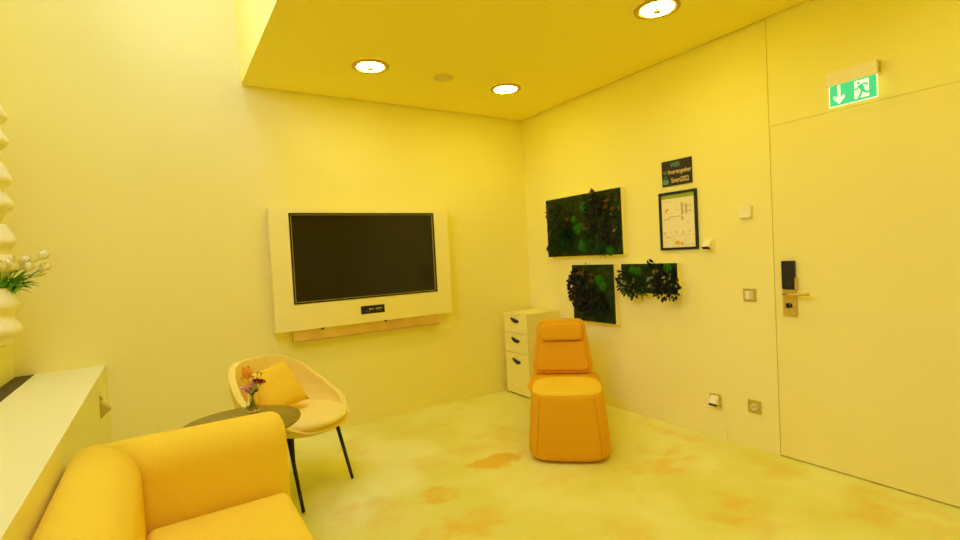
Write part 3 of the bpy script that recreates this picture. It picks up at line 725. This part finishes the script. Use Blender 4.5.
loft(b, [padr(.420, .80), padr(.430, .92), padr(.445, 1.0), padr(.460, 1.0), padr(.471, .96), padr(.478, .86), padr(.481, .6), padr(.482, .2)])
link('seat_cushion', b, 'shell', AC, smooth=True)
b = bm_(); lathe(b, [(.11, .362), (.12, .364), (.12, .374), (.11, .378)], n=32); link('mounting_plate', b, 'blackmetal', AC, smooth=False)
for sx in (-1, 1):
    for top, bot in (((.150, -.180, .395) if sx > 0 else (-.192, -.130, .395), (.218 * sx, -.228, .006)), ((.075 * sx, .100, .385), (.165 * sx, .180, .006))):
        b = bm_(); tube(b, [bot, top], [.0095, .0115], n=12); lg = link('leg', b, 'blackmetal', AC, smooth=True)

# pillow leaning in the armchair
PL = thing('pillow', 'square mustard throw pillow leaning inside the armchair', 'pillow', (-2.655, -0.880, 0.483), 0.30)
b = bm_(); n = 18; top = []; bot = []; s = .148
for side in (1, -1):
    gr = []
    for i in range(n + 1):
        row = []
        for j in range(n + 1):
            u, v = -1 + 2 * i / n, -1 + 2 * j / n
            pin = 1 - .09 * (1 - u * u) * v * v - .0; pin2 = 1 - .09 * (1 - v * v) * u * u
            th = .062 * ((1 - u ** 4) * (1 - v ** 4)) ** .5 * (1 + .15 * noise.noise(Vector((u * 2, v * 2, side))))
            row.append(b.verts.new((u * s * pin2, side * th, v * s * pin)))
        gr.append(row)
    for i in range(n):
        for j in range(n): b.faces.new((gr[i][j], gr[i + 1][j], gr[i + 1][j + 1], gr[i][j + 1]))
bmesh.ops.remove_doubles(b, verts=b.verts, dist=1e-5)
bmesh.ops.rotate(b, verts=b.verts, cent=(0, 0, 0), matrix=Matrix.Rotation(math.radians(-11), 3, 'Y'))
bmesh.ops.rotate(b, verts=b.verts, cent=(0, 0, 0), matrix=Matrix.Rotation(math.radians(-36), 3, 'X'))
mz = min(v.co.z for v in b.verts)
bmesh.ops.translate(b, verts=b.verts, vec=(0, 0, -mz))
link('cover', b, 'pillow', PL, smooth=True)

# ------------------------------------------------------------------ side table with the small vase
TZ = 0.606; TC = (-2.902, -1.380)
t = thing('side_table', 'round dark olive side table between sofa and armchair', 'table', (TC[0], TC[1], 0))
b = bm_(); lathe(b, [(.262, TZ - .018), (.268, TZ - .012), (.270, TZ - .004), (.268, TZ), (.10, TZ + .0002)], n=64); link('tabletop', b, 'table', t, smooth=True, bevel=0)
b = bm_(); lathe(b, [(.016, .0165), (.016, TZ - .0205)], n=24); link('column', b, 'blackmetal', t, smooth=False)
b = bm_(); lathe(b, [(.175, .0), (.175, .008), (.165, .012), (.03, .016)], n=48); link('foot_plate', b, 'blackmetal', t, smooth=False)

VB = Vector((-2.828, -1.225, TZ + .001))
t = thing('vase', 'small clear glass vase of cut flowers on the dark side table', 'vase', VB)
b = bm_()
prof = [(.024, 0), (.034, .002), (.036, .012), (.030, .035), (.023, .060), (.021, .078), (.026, .098), (.032, .110), (.030, .110), (.0235, .097), (.0185, .078), (.0205, .060), (.027, .035), (.032, .012), (.028, .008), (.002, .0075)]
lathe(b, prof, n=40, cap0=True, cap1=True); link('glass', b, 'glass', t, smooth=True)
def pompon(b, c, r, n=60, fl=.6):
    c = Vector(c)
    for i in range(n):
        z = random.uniform(-.25, 1); a = random.uniform(0, 2 * PI); q = math.sqrt(max(0, 1 - z * z))
        d = Vector((q * math.cos(a), q * math.sin(a), z * fl))
        leaf(b, c + d * r * .25, d, Vector((0, 0, 1)) + d * .3, r * .85, r * .55)
FL = [('tulip', 'orange tulip rising highest from the glass vase', 'tulipo', (-.020, -.10, .178), 'cup', .053),
      ('carnation', 'pink flower at the left of the vase bouquet', 'pinkf', (-.042, -.11, .128), 'pom', .022),
      ('carnation', 'pale pink flower at the middle of the vase bouquet', 'pinkf', (-.004, -.12, .142), 'pom', .022),
      ('carnation', 'small pink flower low in front of the vase bouquet', 'pinkf', (-.018, -.125, .112), 'pom', .018),
      ('carnation', 'dark red flower at the top of the vase bouquet', 'redf', (.020, -.115, .160), 'pom', .020),
      ('carnation', 'dark red flower at the right of the vase bouquet', 'redf', (.044, -.11, .150), 'pom', .021),
      ('yellow_flower', 'tiny yellow flower above the red one in the vase', 'yelf', (.030, -.06, .198), 'pom', .011),
      ('yellow_flower', 'tiny yellow flower beside the orange tulip', 'yelf', (.004, -.07, .180), 'pom', .012),
      ('yellow_flower', 'tiny yellow flower at the upper right of the bouquet', 'yelf', (.050, -.04, .190), 'pom', .010)]
for i, (nm, lab, m, tip, kind, r) in enumerate(FL):
    tip = Vector(tip) * 1.0; tip.y *= .35
    root = Vector((-tip.x * .45, -tip.y * .25, .012)); root += Vector((.004 * math.cos(i * 2.2), .004 * math.sin(i * 2.2), 0))
    f = thing(nm, lab, 'flower', VB + root, group='cut flowers in the glass vase')
    neck = Vector((tip.x * .12, tip.y * .12, .085))
    pts = [Vector((0, 0, 0)), neck - root] + [neck * (1 - k) + tip * k - root for k in (.5, 1)]
    b = bm_(); tube(b, pts, .0017, n=6); link('stem', b, 'stem', f, smooth=True)
    b = bm_()
    if kind == 'cup': petal_cup(b, tip - root, Vector((-.1, 0, 1)), r)
    else: pompon(b, tip - root, r)
    link('bloom', b, m, f, smooth=(kind == 'cup'))
    if i in (1, 3, 4, 5):
        b = bm_()
        for j in range(5):
            a = random.uniform(0, 2 * PI); q = (neck * (.45 - .08 * j) + tip * (.55 + .08 * j) - root)
            leaf(b, q, (math.cos(a), math.sin(a), .6), (0, 0, 1), .034, .012)
        link('leaf', b, 'leafg', f)

# ------------------------------------------------------------------ sofa in the foreground, its back to the ledge
SX0, SX1, SXF = -3.525, -3.295, -2.788       # back outer, back inner, front
SYA, SYB = -1.665, -3.45                      # outer faces of the two arms
TW = 0.235
SO = thing('sofa', 'large marigold upholstered sofa with rounded back in the foreground', 'sofa', (0, 0, 0))
def prof_pts(w, z0, z1, r, n=8):
    """cross-section (depth 0..w from the outer face inward, height)"""
    out = [(0.012, z0), (0.0, z0 + .015)]
    for i in range(n + 1):
        a = PI - PI / 2 * i / n; out.append((r + r * math.cos(a), z1 - r + r * math.sin(a)))
    for i in range(n + 1):
        a = PI / 2 - PI / 2 * i / n; out.append((w - r + r * math.cos(a), z1 - r + r * math.sin(a)))
    out += [(w + .004, (z0 + z1) / 2), (w, z0 + .015), (w - .012, z0)]
    return out
PR = prof_pts(TW, 0.06, 0.735, 0.112)
def shrink(pr, s):     # pull the section towards its middle for a soft end
    cx = TW / 2; z0, z1 = .06, .735; cz = (z0 + z1) / 2
    return [(cx + (u - cx) * (1 - s / (TW / 2)), cz + (v - cz) * (1 - s / ((z1 - z0) / 2))) for u, v in pr]
def arm(ysign, yo):
    # runs along x from the mitre with the back to the front end
    b = bm_(); R = []
    R.append([(SX0 + u + .001, yo + ysign * u, v) for u, v in PR])
    for x, s in ((SX0 + TW + .02, 0), (SXF - .25, 0), (SXF - .055, 0), (SXF - .030, .006), (SXF - .012, .020), (SXF - .002, .040), (SXF, .062)):
        R.append([(x, yo + ysign * u, v) for u, v in shrink(PR, s)])
    loft(b, R); return b
link('armrest', arm(-1, SYA), 'sofa', SO, smooth=True)
link('armrest', arm(1, SYB), 'sofa', SO, smooth=True)
b = bm_(); ys = [SYA + (SYB - SYA) * i / 10 for i in range(11)]
R = [[(SX0 + u, SYA - u - .001, v) for u, v in PR]]
for y in (-2.2, -2.55, -2.9): R.append([(SX0 + u, y, v) for u, v in PR])
R.append([(SX0 + u, SYB + u + .001, v) for u, v in PR]); loft(b, R); link('backrest', b, 'sofa', SO, smooth=True)
b = bm_(); box(b, SX1 + .002, SXF - .028, SYB + TW + .004, SYA - TW - .004, 0.07, 0.282); link('seat_base', b, 'sofa', SO, bevel=.02)
b = bm_(); box(b, SX1 + .006, SXF - .020, SYB + TW + .008, SYA - TW - .020, 0.286, 0.450); link('seat_cushion', b, 'sofa', SO, bevel=.035, segs=5)
for x in (SX0 + .06, SXF - .06):
    for y in (SYA - .07, SYB + .07):
        b = bm_(); lathe(b, [(.018, 0), (.018, .0695)], cx=x, cy=y, n=16); link('leg', b, 'blackmetal', SO)

# ------------------------------------------------------------------ light
w = bpy.data.worlds.new('sky'); S.world = w; w.use_nodes = True
bg = w.node_tree.nodes['Background']
bg.inputs['Color'].default_value = (0.84, 0.94, 2.7, 1); bg.inputs['Strength'].default_value = 2.7
la = bpy.data.lights.new('window_portal', 'AREA'); la.shape = 'RECTANGLE'; la.size = WZ1 - WZ0; la.size_y = WY1 - WY0
la.cycles.is_portal = True
lo = bpy.data.objects.new('window_portal', la); C.objects.link(lo)
lo.location = (XL - 0.05, (WY0 + WY1) / 2, (WZ0 + WZ1) / 2); lo.rotation_euler = (0, -PI / 2, 0)
la = bpy.data.lights.new('skylight_portal', 'AREA'); la.shape = 'RECTANGLE'; la.size = KX1 - KX0; la.size_y = KY1 - KY0; la.cycles.is_portal = True
lo = bpy.data.objects.new('skylight_portal', la); C.objects.link(lo); lo.location = ((KX0 + KX1) / 2, (KY0 + KY1) / 2, HT + 0.15)

# ------------------------------------------------------------------ camera
cam = bpy.data.cameras.new('camera'); co = bpy.data.objects.new('camera', cam); C.objects.link(co); S.camera = co
f, yaw, pitch, roll = 496.87, 0.5701, -0.0289, -0.0529
fwd = Vector((math.sin(yaw) * math.cos(pitch), math.cos(yaw) * math.cos(pitch), math.sin(pitch)))
rt = Vector((math.cos(yaw), -math.sin(yaw), 0)); up = rt.cross(fwd)
r2 = rt * math.cos(roll) + up * math.sin(roll); u2 = -rt * math.sin(roll) + up * math.cos(roll)
mw = Matrix((r2, u2, -fwd)).transposed().to_4x4(); mw.translation = Vector((-3.1882, -4.0402, 1.35)); co.matrix_world = mw
cam.sensor_width = 36; cam.lens = f / 960 * 36; cam.clip_start = 0.05

vs = S.view_settings; vs.view_transform = 'Standard'; vs.look = 'None'; vs.gamma = 1; vs.use_curve_mapping = False; vs.exposure = 0.50
S.cycles.max_bounces = 24; S.cycles.diffuse_bounces = 16; S.cycles.glossy_bounces = 6; S.cycles.transmission_bounces = 10; S.cycles.transparent_max_bounces = 12
S.cycles.use_denoising = True
S.cycles.sample_clamp_indirect = 10.0
